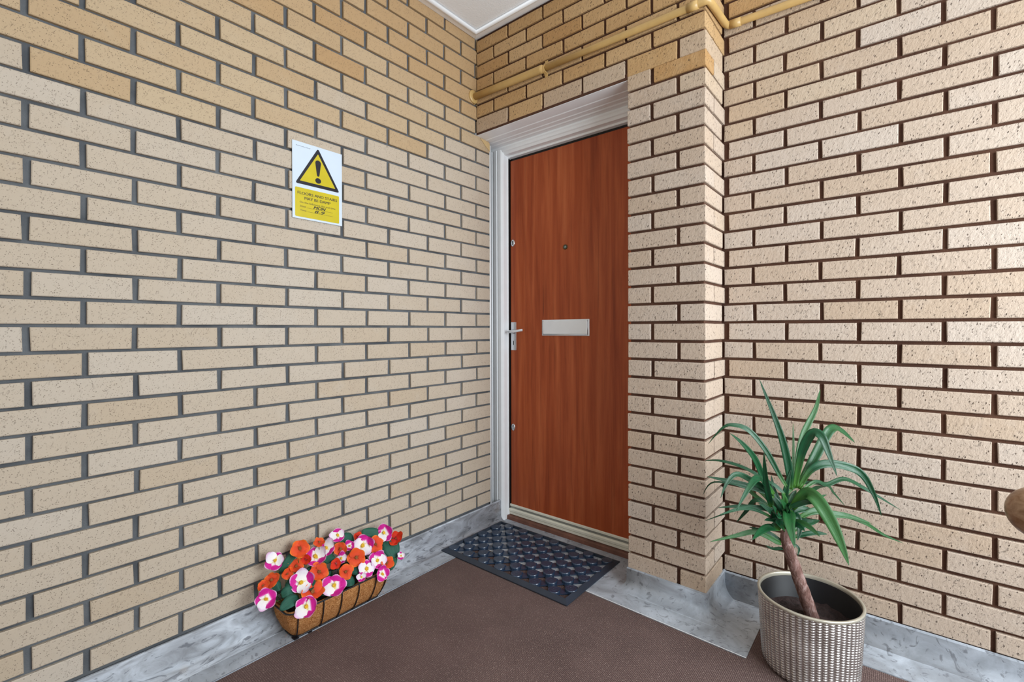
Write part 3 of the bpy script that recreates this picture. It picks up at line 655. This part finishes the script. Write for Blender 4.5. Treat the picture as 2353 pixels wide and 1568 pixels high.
for c in ((.462, 0, 2.319), (1.75, YR, 2.309)):
    o = wpart('pipe_clip', saddle(c, 0), M_PIPE, pp); sm = o.modifiers.new('t', 'SOLIDIFY'); sm.thickness = .003
bm = bmesh.new(); tube(bm, [(1.222, .2175, 2.328), (1.262, .2190, 2.3265)], .0165, 14); wpart('pipe_socket', bm, M_PIPE, pp)
bm = bmesh.new(); tube(bm, [(1.13, -.016, 2.311), (1.17, -.016, 2.311)], .0165, 14); wpart('pipe_socket', bm, M_PIPE, pp)

# ------------------------------------------------------------------ warning sign
sg = obj('warning_sign', bbox((.0022, -.9940, 1.5125), (.0045, -.7915, 1.8035), .0004, 1), M_SIGNW)
tag(sg, 'laminated white and yellow warning sign with black triangle on left brick wall', 'sign')
def flat(name, pts, x, mat, parent, th=.0004):
    """flat print polygon on the sign: pts are (y, z)"""
    bm = extrude_profile(pts, 0, x, x+th); return obj(name, bm, mat, parent)
def rounded(pts, r, n=5):
    out = []; m_ = len(pts)
    for i in range(m_):
        p0 = Vector(pts[i-1]); p = Vector(pts[i]); p1 = Vector(pts[(i+1) % m_])
        a = (p0-p).normalized(); b_ = (p1-p).normalized()
        for k in range(n+1):
            t = k/n; A_ = p+a*r; B_ = p+b_*r
            q = A_*(1-t)**2+p*2*t*(1-t)+B_*t*t; out.append((q.x, q.y))
    return out
flat('triangle_border', rounded([(-.8932, 1.7975), (-.9835, 1.6445), (-.8030, 1.6445)], .010), .0046, M_SIGNK, sg)
flat('triangle_field', rounded([(-.8936, 1.7755), (-.9660, 1.6565), (-.8212, 1.6565)], .002), .0051, M_SIGNY, sg)
ex = [(-.8934+.0115*math.cos(a), 1.7395+.0115*math.sin(a)) for a in [i/10*math.pi for i in range(11)]]+[(-.8985, 1.692), (-.8960, 1.6885), (-.8908, 1.6885), (-.8883, 1.692)]
flat('exclamation_mark', ex, .0056, M_SIGNK, sg)
flat('exclamation_dot', [(-.8935+.0118*math.cos(i/20*2*math.pi), 1.6715+.0105*math.sin(i/20*2*math.pi)) for i in range(20)], .0056, M_SIGNK, sg)
flat('message_panel', rounded([(-.9842, 1.6305), (-.9842, 1.5198), (-.8050, 1.5198), (-.8050, 1.6305)], .005), .0046, M_SIGNY, sg)
def text(name, s, y0, z0, size, mat, parent, width=None, bold=0, x=.0051, shear=0, rot=0):
    cu = bpy.data.curves.new(name, 'FONT'); cu.body = s; cu.size = size; cu.shear = shear; cu.extrude = 0
    to = bpy.data.objects.new('tmp', cu); COL.objects.link(to)
    dg = bpy.context.evaluated_depsgraph_get(); me = bpy.data.meshes.new_from_object(to.evaluated_get(dg))
    bpy.data.objects.remove(to); bpy.data.curves.remove(cu)
    xs = [v.co.x for v in me.vertices]; w0, w1 = min(xs), max(xs)
    k = (width/(w1-w0)) if width else 1
    for v in me.vertices:
        a, b_ = (v.co.x-w0)*k, v.co.y
        a, b_ = a*math.cos(rot)-b_*math.sin(rot), a*math.sin(rot)+b_*math.cos(rot)
        v.co = (x+.0003, y0+a, z0+b_)
    if bold:
        bm = bmesh.new(); bm.from_mesh(me); src = list(bm.faces)
        for k_ in range(1, bold+1):
            g = bmesh.ops.duplicate(bm, geom=src)
            bmesh.ops.translate(bm, verts=[q for q in g['geom'] if isinstance(q, bmesh.types.BMVert)], vec=(.00002*k_, .00038*k_, 0))
        bm.to_mesh(me); bm.free()
    me.materials.clear()
    o = obj(name, me, mat, parent); return o
text('sign_lettering', 'FLOORS AND STAIRS', -.9748, 1.6055, .0150, M_PRINT, sg, .160, 2)
text('sign_lettering', 'MAY BE DAMP', -.9480, 1.5880, .0150, M_PRINT, sg, .105, 2)
text('sign_lettering', 'On the following day and time', -.9665, 1.5725, .0105, M_PRINT, sg, .145)
text('sign_lettering', 'Date', -.9650, 1.5575, .0100, M_PRINT, sg, .022)
text('sign_lettering', 'Time', -.9650, 1.5425, .0100, M_PRINT, sg, .024)
bm = bmesh.new(); rh = random.Random(2); yy = -.980
for i in range(17):
    w_ = rh.uniform(.0016, .0028); h_ = rh.uniform(.0014, .0030)
    box(bm, (.0046, yy, 1.7862), (.0049, yy+w_, 1.7862+h_)); yy += w_+.0010+(.002 if i == 6 else 0)
o = obj('small_print', bm, plain('faded_print', srgb(130, 138, 150), .5), sg); o['kind'] = 'stuff'
for zz in (1.5575, 1.5430):
    flat('writing_line', [(-.9380, zz), (-.8320, zz), (-.8320, zz+.0007), (-.9380, zz+.0007)], .0051, M_PRINT, sg, .0003)
text('handwriting', 'MON', -.9130, 1.5590, .0165, M_INK, sg, .050, 3, x=.0054, shear=.35)
text('handwriting', '8-9', -.9080, 1.5440, .0155, M_INK, sg, .040, 3, x=.0054, shear=.25)

# ------------------------------------------------------------------ rubber door mat
mt_ = empty('rubber_door_mat', (.386, -.055, .0063), 'dark navy rubber ring mat with raised discs lying at the door', 'doormat')
X0, X1, Y0, Y1 = .021, .751, -.280, .171; ZB = .0068
def ring_frame():
    bm = bmesh.new()
    prof = [(0, .0005), (0, .004), (.022, .0135), (.024, .0135), (.024, .0005)]
    cs = [(X0, Y0, 1, 1), (X1, Y0, -1, 1), (X1, Y1, -1, -1), (X0, Y1, 1, -1)]
    rows = [[bm.verts.new((x+sx*d, y+sy*d, ZB+z)) for d, z in prof] for x, y, sx, sy in cs]
    for i in range(4):
        a, b_ = rows[i], rows[(i+1) % 4]
        for k in range(len(prof)): bm.faces.new((a[k], b_[k], b_[(k+1) % len(prof)], a[(k+1) % len(prof)]))
    bmesh.ops.recalc_face_normals(bm, faces=bm.faces)
    return bm
wpart('bevelled_border', ring_frame(), M_MATF, mt_)
px, py = .0495, .0515
ox, oy = X0+.0435, Y0+.046
sites = []
for i in range(14):
    for j in range(8):
        x, y = ox+i*px, oy+j*py
        if x < X1-.03 and y < Y1-.03: sites.append((i, j, x, y))
bm = bmesh.new(); prof = [(.0250, .0008), (.0256, .0125), (.0244, .0153), (.0226, .0160), (.0185, .0160), (.0178, .0155), (.0105, .0155), (.0098, .0160), (.0050, .0160), (.0045, .0155)]
rg = lathe(bm, prof, (0, 0, 0), 18); bm.faces.new(rg[-1]); bm.faces.new(rg[0][::-1]); bmesh.ops.recalc_face_normals(bm, faces=bm.faces)
for f in bm.faces: f.smooth = False
dm = bpy.data.meshes.new('disc'); bm.to_mesh(dm); bm.free(); dm.materials.append(M_MAT)
web = bmesh.new()
for (i, j, x, y) in sites:
    if (i+j) % 2 == 0:
        o = bpy.data.objects.new('disc', dm); COL.objects.link(o); o.parent = mt_; o.location = (x-.386, y+.055, ZB-.0063)
    else:
        # four short web bars around each open hole, and a low peg on one side
        for sx, sy in ((1, 0), (-1, 0), (0, 1), (0, -1)):
            cx, cy = x+sx*px*.5, y+sy*py*.5
        box(web, (x-.009, y-.026, ZB+.001), (x+.009, y-.015, ZB+.009))
for (i, j, x, y) in sites:
    if (i+j) % 2 == 0:
        for sx, sy in ((1, 1), (1, -1)):
            x2, y2 = x+sx*px, y+sy*py
            if x2 > X1-.02 or y2 > Y1-.02 or y2 < Y0+.02: continue
            d = Vector((x2-x, y2-y, 0)).normalized(); nrm = Vector((-d.y, d.x, 0))*.0190
            p = [Vector((x, y, 0))+nrm, Vector((x, y, 0))-nrm, Vector((x2, y2, 0))-nrm, Vector((x2, y2, 0))+nrm]
            lo = [web.verts.new((q.x, q.y, ZB+.001)) for q in p]; hi = [web.verts.new((q.x, q.y, ZB+.0048)) for q in p]
            web.faces.new(hi)
            for k in range(4): web.faces.new((lo[k], lo[(k+1) % 4], hi[(k+1) % 4], hi[k]))
# connect to the border
for (i, j, x, y) in sites:
    if (i+j) % 2 == 0:
        if x-ox < .01: box(web, (X0+.02, y-.007, ZB+.001), (x, y+.007, ZB+.0048))
        if y-oy < .01: box(web, (x-.007, Y0+.02, ZB+.001), (x+.007, y, ZB+.0048))
        if x+px > X1-.03: box(web, (x, y-.007, ZB+.001), (X1-.02, y+.007, ZB+.0048))
        if y+py > Y1-.03: box(web, (x-.007, y, ZB+.001), (x+.007, Y1-.02, ZB+.0048))
bmesh.ops.recalc_face_normals(web, faces=web.faces)
wpart('webbing', web, M_MAT, mt_)

# ------------------------------------------------------------------ flower trough
bk = empty('flower_trough', (.085, -.88, .0063), 'black wire trough lined with brown coconut fibre beside the left wall', 'basket')
NB = 13
def trough_ring(t, off=0):
    """plan outline at height fraction t (0 floor, 1 rim); returns points from back-left round the front to back-right"""
    y0 = -1.045+(-1.085+1.045)*t-off; y1 = -.705+(-.675+.705)*t+off
    xb = .052-.012*t-off; xf = .116+.044*t+off
    r = .030; rb = .014
    pts = [(xb, y0)]
    pts += [(xb+(xf-xb)*.35, y0)]
    for k in range(6):
        a = k/5*math.pi/2; pts.append((xf-r+r*math.sin(a), y0+r-r*math.cos(a)))
    for k in range(1, 6): pts.append((xf, y0+r+(y1-y0-r-rb)*k/6))
    for k in range(6):
        a = k/5*math.pi/2; pts.append((xf-rb+rb*math.cos(a), y1-rb+rb*math.sin(a)))
    pts += [(xb+(xf-xb)*.35, y1), (xb, y1)]
    return pts
Z0B, Z1B = .0085, .125
bm = bmesh.new(); rings = []
for k in range(9):
    t = k/8; z = Z0B+(Z1B-Z0B)*t; tt = math.sin(t*math.pi/2)**.8
    ring = []
    for (x, y) in trough_ring(tt):
        n_ = noise.noise(Vector((x*60, y*60, z*60)))*.0022
        ring.append(bm.verts.new((x+n_, y+n_, z+noise.noise(Vector((x*40, y*40, 3)))*(.004 if k == 8 else .001)-abs(math.sin((y+1.045)*9.2))*(.006 if k == 8 else 0))))
    rings.append(ring)
n = len(rings[0])
for k in range(8):
    for i in range(n): bm.faces.new((rings[k][i], rings[k][(i+1) % n], rings[k+1][(i+1) % n], rings[k+1][i]))
bm.faces.new(rings[0][::-1])
bmesh.ops.recalc_face_normals(bm, faces=bm.faces)
o = wpart('coconut_liner', bm, M_COCO, bk, True); sm = o.modifiers.new('t', 'SOLIDIFY'); sm.thickness = .007; sm.offset = -1
# loose fibres
bm = bmesh.new()
for i in range(60):
    rp = trough_ring(random.random()); p = random.choice(rp); z = random.uniform(.012, .12)
    a = Vector((p[0], p[1], z)); d = Vector((random.uniform(0, 1), random.uniform(-1, .6), random.uniform(-1, .6))).normalized()
    q = a+d*random.uniform(.008, .022); q.z = max(q.z, .008); mid_ = (a+q)/2+Vector((0, 0, .004))
    tube(bm, [a, mid_, q], .0003, 4)
o = wpart('loose_fibres', bm, M_COCO, bk); o['kind'] = 'stuff'
bm = bmesh.new(); rgp = [(x, y, .098) for x, y in trough_ring(.85, -.006)]
vs = [bm.verts.new(p) for p in rgp]; bm.faces.new(vs); wpart('moss_filling', bm, plain('dark_moss', srgb(20, 26, 18), .9, var=.5, bumpscale=150, bumpd=.004), bk)
for t, r in ((1, .0026), (0, .0026)):
    z = .121 if t == 1 else .0095
    bm = bmesh.new(); rp = trough_ring(t, .0032); pts = [(x, y, z) for x, y in rp]+[(rp[0][0], rp[0][1], z)]
    tube(bm, pts, r, 6); wpart('wire_hoop', bm, M_WIRE, bk)
for yy in (-1.0400, -.955, -.890, -.825, -.757, -.7130):
    bm = bmesh.new(); pts = []
    f_ = (yy+.88)
    for k in range(9):
        t = k/8; z = .008+(.122-.008)*t; tt = math.sin(t*math.pi/2)**.8
        x = .116+.044*tt+.0045; y = yy+f_*.10*tt
        if abs(f_) > .16: x -= .006*(1-tt)
        pts.append((x, y, z))
    tube(bm, pts, .0021, 6); wpart('wire_stave', bm, M_WIRE, bk)
for a_, b_ in (((.105, -1.052, .0066), (.126, -1.035, .0105)), ((.105, -1.002, .0066), (.127, -.988, .0095))):
    bm = bmesh.new(); box(bm, a_, b_); wpart('wire_foot', bm, M_WIRE, bk)

# flowers
fb = empty('artificial_flower_bunch', (.085, -.88, .10), 'bunch of pink, white and orange artificial flowers filling the fibre-lined trough', 'flowers')
def basis(nrm, spin):
    nrm = nrm.normalized(); a = nrm.orthogonal().normalized(); b_ = nrm.cross(a)
    return a*math.cos(spin)+b_*math.sin(spin), -a*math.sin(spin)+b_*math.cos(spin), nrm
def petal(parent, c, A_, B_, N_, ang, length, width, mat, cup, lift):
    bm = bmesh.new(); uvl = bm.loops.layers.uv.new('UVMap')
    dirv = A_*math.cos(ang)+B_*math.sin(ang); side = -A_*math.sin(ang)+B_*math.cos(ang)
    rows = []; nr, nc = 5, 5
    for i in range(nr+1):
        t = i/nr
        w_ = width*(math.sin(min(1, (t*.93+.10))*math.pi*.86)**.62)*.5
        row = []
        for k in range(nc):
            s = (k/(nc-1)*2-1)
            L = length*(t-.16*s*s*t*t)
            h = lift+cup*t*t*length+random.uniform(-.11, .11)*length*t-.12*length*abs(s)*t
            row.append((bm.verts.new(c+dirv*L+side*w_*s+N_*h), t, s))
        rows.append(row)
    for i in range(nr):
        for k in range(nc-1):
            q = [rows[i][k], rows[i][k+1], rows[i+1][k+1], rows[i+1][k]]
            f = bm.faces.new([x_[0] for x_ in q]); f.smooth = True
            for lp_, x_ in zip(f.loops, q): lp_[uvl].uv = (x_[1]*.98+abs(x_[2])*.0, x_[2]+ang)
    bmesh.ops.remove_doubles(bm, verts=bm.verts, dist=1e-6)
    for v in bm.verts: v.co -= c
    o = obj('petal', bm, mat, parent); return o
def flower(kind, c, r, idx):
    c = Vector(c); rnd = random.Random(idx*7+3)
    to = (CAM-c).normalized()
    nrm = (to*1.0+Vector((.25, -.05, .35))+Vector((rnd.uniform(-.5, .5), rnd.uniform(-.5, .5), rnd.uniform(-.35, .45)))).normalized()
    A_, B_, N_ = basis(nrm, rnd.uniform(0, 6.28))
    bm = bmesh.new()
    k = r*(.20 if kind != 'r' else .12)
    bmesh.ops.create_icosphere(bm, subdivisions=1, radius=k)
    for v in bm.verts: v.co = Vector(v.co)*(1+rnd.uniform(-.25, .25))
    me_c = obj('flower', bm, M_STAM if kind == 'p' else M_STAMB, fb)
    me_c.location = c+N_*r*.12-Vector(fb.location)
    n_ = 5
    for i in range(n_):
        a = 2*math.pi*i/n_+rnd.uniform(-.12, .12)
        if kind == 'p': mt2 = M_PINK if (i % 2 == 0 or rnd.random() < .25) else M_WPET
        elif kind == 'o': mt2 = M_ORP
        else: mt2 = M_RED
        random.seed(idx*31+i)
        petal(me_c, Vector((0, 0, 0)), A_, B_, N_, a, r*rnd.uniform(.82, 1.12), r*1.18, mt2, rnd.uniform(.0, .6), -.12*r+(i % 2)*.08*r)
    for o in me_c.children: pass
    return me_c
for i, (k, c, r) in enumerate(FLOWERS):
    flower(k, c, r*1.07, i)
def blade(name, pts, w, mat, parent, wf, fold=.35, view=None, origin=(0, 0, 0), sub=4):
    P = smooth_path(pts, sub); n = len(P)
    bm = bmesh.new(); uvl = bm.loops.layers.uv.new('UVMap'); rows = []
    O = Vector(origin)
    for i, p in enumerate(P):
        t = i/(n-1)
        tan = (P[min(i+1, n-1)]-P[max(i-1, 0)]).normalized()
        vd = (view-p).normalized()
        side = tan.cross(vd)
        side = side.normalized() if side.length > .05 else tan.orthogonal().normalized()
        nn = side.cross(tan).normalized()
        hw = w*.5*wf(t)
        row = []
        for s in (-1, -.5, 0, .5, 1):
            row.append((bm.verts.new(p+side*hw*s+nn*(abs(s)*hw*fold)-O), t, s))
        rows.append(row)
    for i in range(n-1):
        for k in range(4):
            q = [rows[i][k], rows[i][k+1], rows[i+1][k+1], rows[i+1][k]]
            f = bm.faces.new([x_[0] for x_ in q]); f.smooth = True
            for lp_, x_ in zip(f.loops, q): lp_[uvl].uv = (x_[2]*.5+.5, x_[1])
    o = obj(name, bm, mat, parent)
    sm = o.modifiers.new('t', 'SOLIDIFY'); sm.thickness = .0007
    return o
random.seed(5)
for a, b_, w in GLEAVES:
    a = Vector(a); b_ = Vector(b_); mid_ = (a+b_)/2+Vector((.006, 0, .010))
    blade('leaf', [a, mid_, b_], w*1.25, M_FLEAF, fb, lambda t: math.sin(math.pi*min(1, .08+t*.9))**.7, .15, CAM+Vector((0, .3, .8)), fb.location)
for i in range(26):
    y = random.uniform(-1.06, -.70); x = random.uniform(.06, .135); z = random.uniform(.115, .165)
    d = Vector((random.uniform(-.3, .8), random.uniform(-1, 1), random.uniform(-.1, .7))).normalized()
    L = random.uniform(.025, .04); a = Vector((x, y, z))
    blade('leaf', [a, a+d*L*.5+Vector((0, 0, .004)), a+d*L], random.uniform(.018, .028), M_FLEAF, fb, lambda t: math.sin(math.pi*min(1, .08+t*.9))**.7, .15, CAM+Vector((random.uniform(-1, 1), random.uniform(-1, 1), 1.2)), fb.location)
bm = bmesh.new()
for i, (k, c, r) in enumerate(FLOWERS):
    c = Vector(c); base = Vector((min(.13, max(.06, c.x-.02)), max(-1.05, min(-.71, c.y+random.uniform(-.02, .02))), .10))
    tube(bm, smooth_path([base, (base+c)/2+Vector((-.006, 0, .01)), c], 3), .0011, 5)
wpart('stems', bm, M_STEM, fb)

# ------------------------------------------------------------------ planter and yucca
PC = (1.529, -.060); PR = .1465; PH = .2335
pl = empty('cylindrical_planter', (PC[0], PC[1], .0045), 'champagne metallic beaded cylindrical planter standing by the right brick wall', 'planter')
bm = bmesh.new(); NCOL = 52; SEG = 6; NT = NCOL*SEG; NZ = 168; rings = []
for iz in range(NZ+1):
    z = .006+(PH-.012)*iz/NZ
    ring = []
    base_r = PR-.012*(1-z/PH)**1.2
    if z < .02: base_r -= (.02-z)**2*18
    for it in range(NT):
        th_ = 2*math.pi*it/NT
        ph = (it % SEG)/SEG
        rib = math.sin(ph*math.pi)**1.0
        col_ = it//SEG
        zz = (z/.0078+(.5 if col_ % 2 else 0)) % 1.0
        bead = math.sin(zz*math.pi)
        r_ = base_r-.0042+.0042*rib*(.45+.55*bead)
        ring.append(bm.verts.new((r_*math.cos(th_), r_*math.sin(th_), z)))
    rings.append(ring)
for iz in range(NZ):
    for it in range(NT):
        bm.faces.new((rings[iz][it], rings[iz][(it+1) % NT], rings[iz+1][(it+1) % NT], rings[iz+1][it]))
bm.faces.new(rings[0][::-1])
obj('beaded_wall', bm, M_POT, pl)
bm = bmesh.new(); rg = lathe(bm, [(PR-.004, PH-.010), (PR+.0005, PH-.008), (PR+.0005, PH-.002), (PR-.001, PH), (PR-.0065, PH), (PR-.008, PH-.002), (PR-.008, PH-.014)], (0, 0, 0), 96)
obj('rim', bm, M_RIM, pl)
bm = bmesh.new(); lathe(bm, [(PR-.0085, PH-.012), (PR-.011, PH-.014), (PR-.0115, PH-.022), (PR-.014, PH-.024), (PR-.022, .02), (0.001, .02)], (0, 0, 0), 96)
obj('inner_liner', bm, M_LINER, pl)
bm = bmesh.new(); rings = []
for ir in range(14):
    r_ = .0005+(PR-.016)*ir/13; rings.append([])
    for k in range(48):
        a = 2*math.pi*k/48; x, y = r_*math.cos(a), r_*math.sin(a)
        rings[-1].append(bm.verts.new((x, y, .152+noise.noise(Vector((x*45, y*45, 1)))*.008+noise.noise(Vector((x*170, y*170, 5)))*.004)))
for ir in range(13):
    for k in range(48): bm.faces.new((rings[ir][k], rings[ir][(k+1) % 48], rings[ir+1][(k+1) % 48], rings[ir+1][k]))
o = obj('soil', bm, M_PEAT, pl); o['kind'] = 'stuff'

yu = empty('yucca_plant', (1.53, -.045, .15), 'green yucca plant with a bare leaning trunk growing from the beaded planter', 'plant')
bm = bmesh.new()
tr = smooth_path(TRUNK, 6)
nt = len(tr)
tube(bm, tr, [.0205-.0045*min(1, i/(nt-8)) if i < nt-4 else .014-.003*(i-nt+4) for i in range(nt)], 16, wob=lambda i, k: 1+.06*noise.noise(Vector((i*.9, k*.7, 0)))+.03*math.sin(i*1.9))
wpart('trunk', bm, M_BARK, yu)
random.seed(9)
def ywf(t): return max(.02, (min(1, .42+t*2.2))*(1-max(0, (t-.45)/.55)**1.8))
for pts, w in LEAVES:
    blade('leaf', pts, w*1.0, M_YUC, yu, ywf, .42, CAM+Vector((random.uniform(-.5, .5), random.uniform(-.3, .3), random.uniform(.2, 1.2))), yu.location, 6)
hub = Vector((1.4697, -.0926, .46))
for i in range(16):
    a = 2*math.pi*i/16+random.uniform(-.15, .15); el = random.uniform(.15, 1.15); L = random.uniform(.09, .16)
    d = Vector((math.cos(a)*math.cos(el), math.sin(a)*math.cos(el), math.sin(el)))
    p0 = hub+Vector((0, 0, random.uniform(-.03, .05)))
    p2 = p0+d*L+Vector((0, 0, -.03*math.cos(el)))
    if p2.y > .2: continue
    blade('leaf', [p0, p0+d*L*.55, p2], random.uniform(.014, .022), M_YUC, yu, ywf, .45, CAM+Vector((0, 0, 1)), yu.location, 5)

# ------------------------------------------------------------------ handrail end
hr = empty('handrail', (1.93, -.93, .845), 'rounded brown wooden handrail end at the right edge of the landing', 'handrail')
bm = bmesh.new()
KC = Vector((1.8925, -.9370, .8535)); KD = Vector((.93, -.36, 0)).normalized()
pts, rad = [], []
for i in range(9):
    a = i/8*math.pi/2; pts.append(KC-KD*.0330*math.cos(a)); rad.append(max(.0015, .0330*math.sin(a)))
pts += [KC+KD*.1, KC+KD*.6, KC+KD*1.3]; rad += [.0330]*3
tube(bm, pts, rad, 28)
wpart('rail', bm, M_RAIL, hr)
for t in (.35, 1.15):
    q = KC+KD*t; bm = bmesh.new(); tube(bm, [(q.x, q.y, .005), (q.x, q.y, .83)], .010, 10); wpart('baluster', bm, M_STEEL, hr)
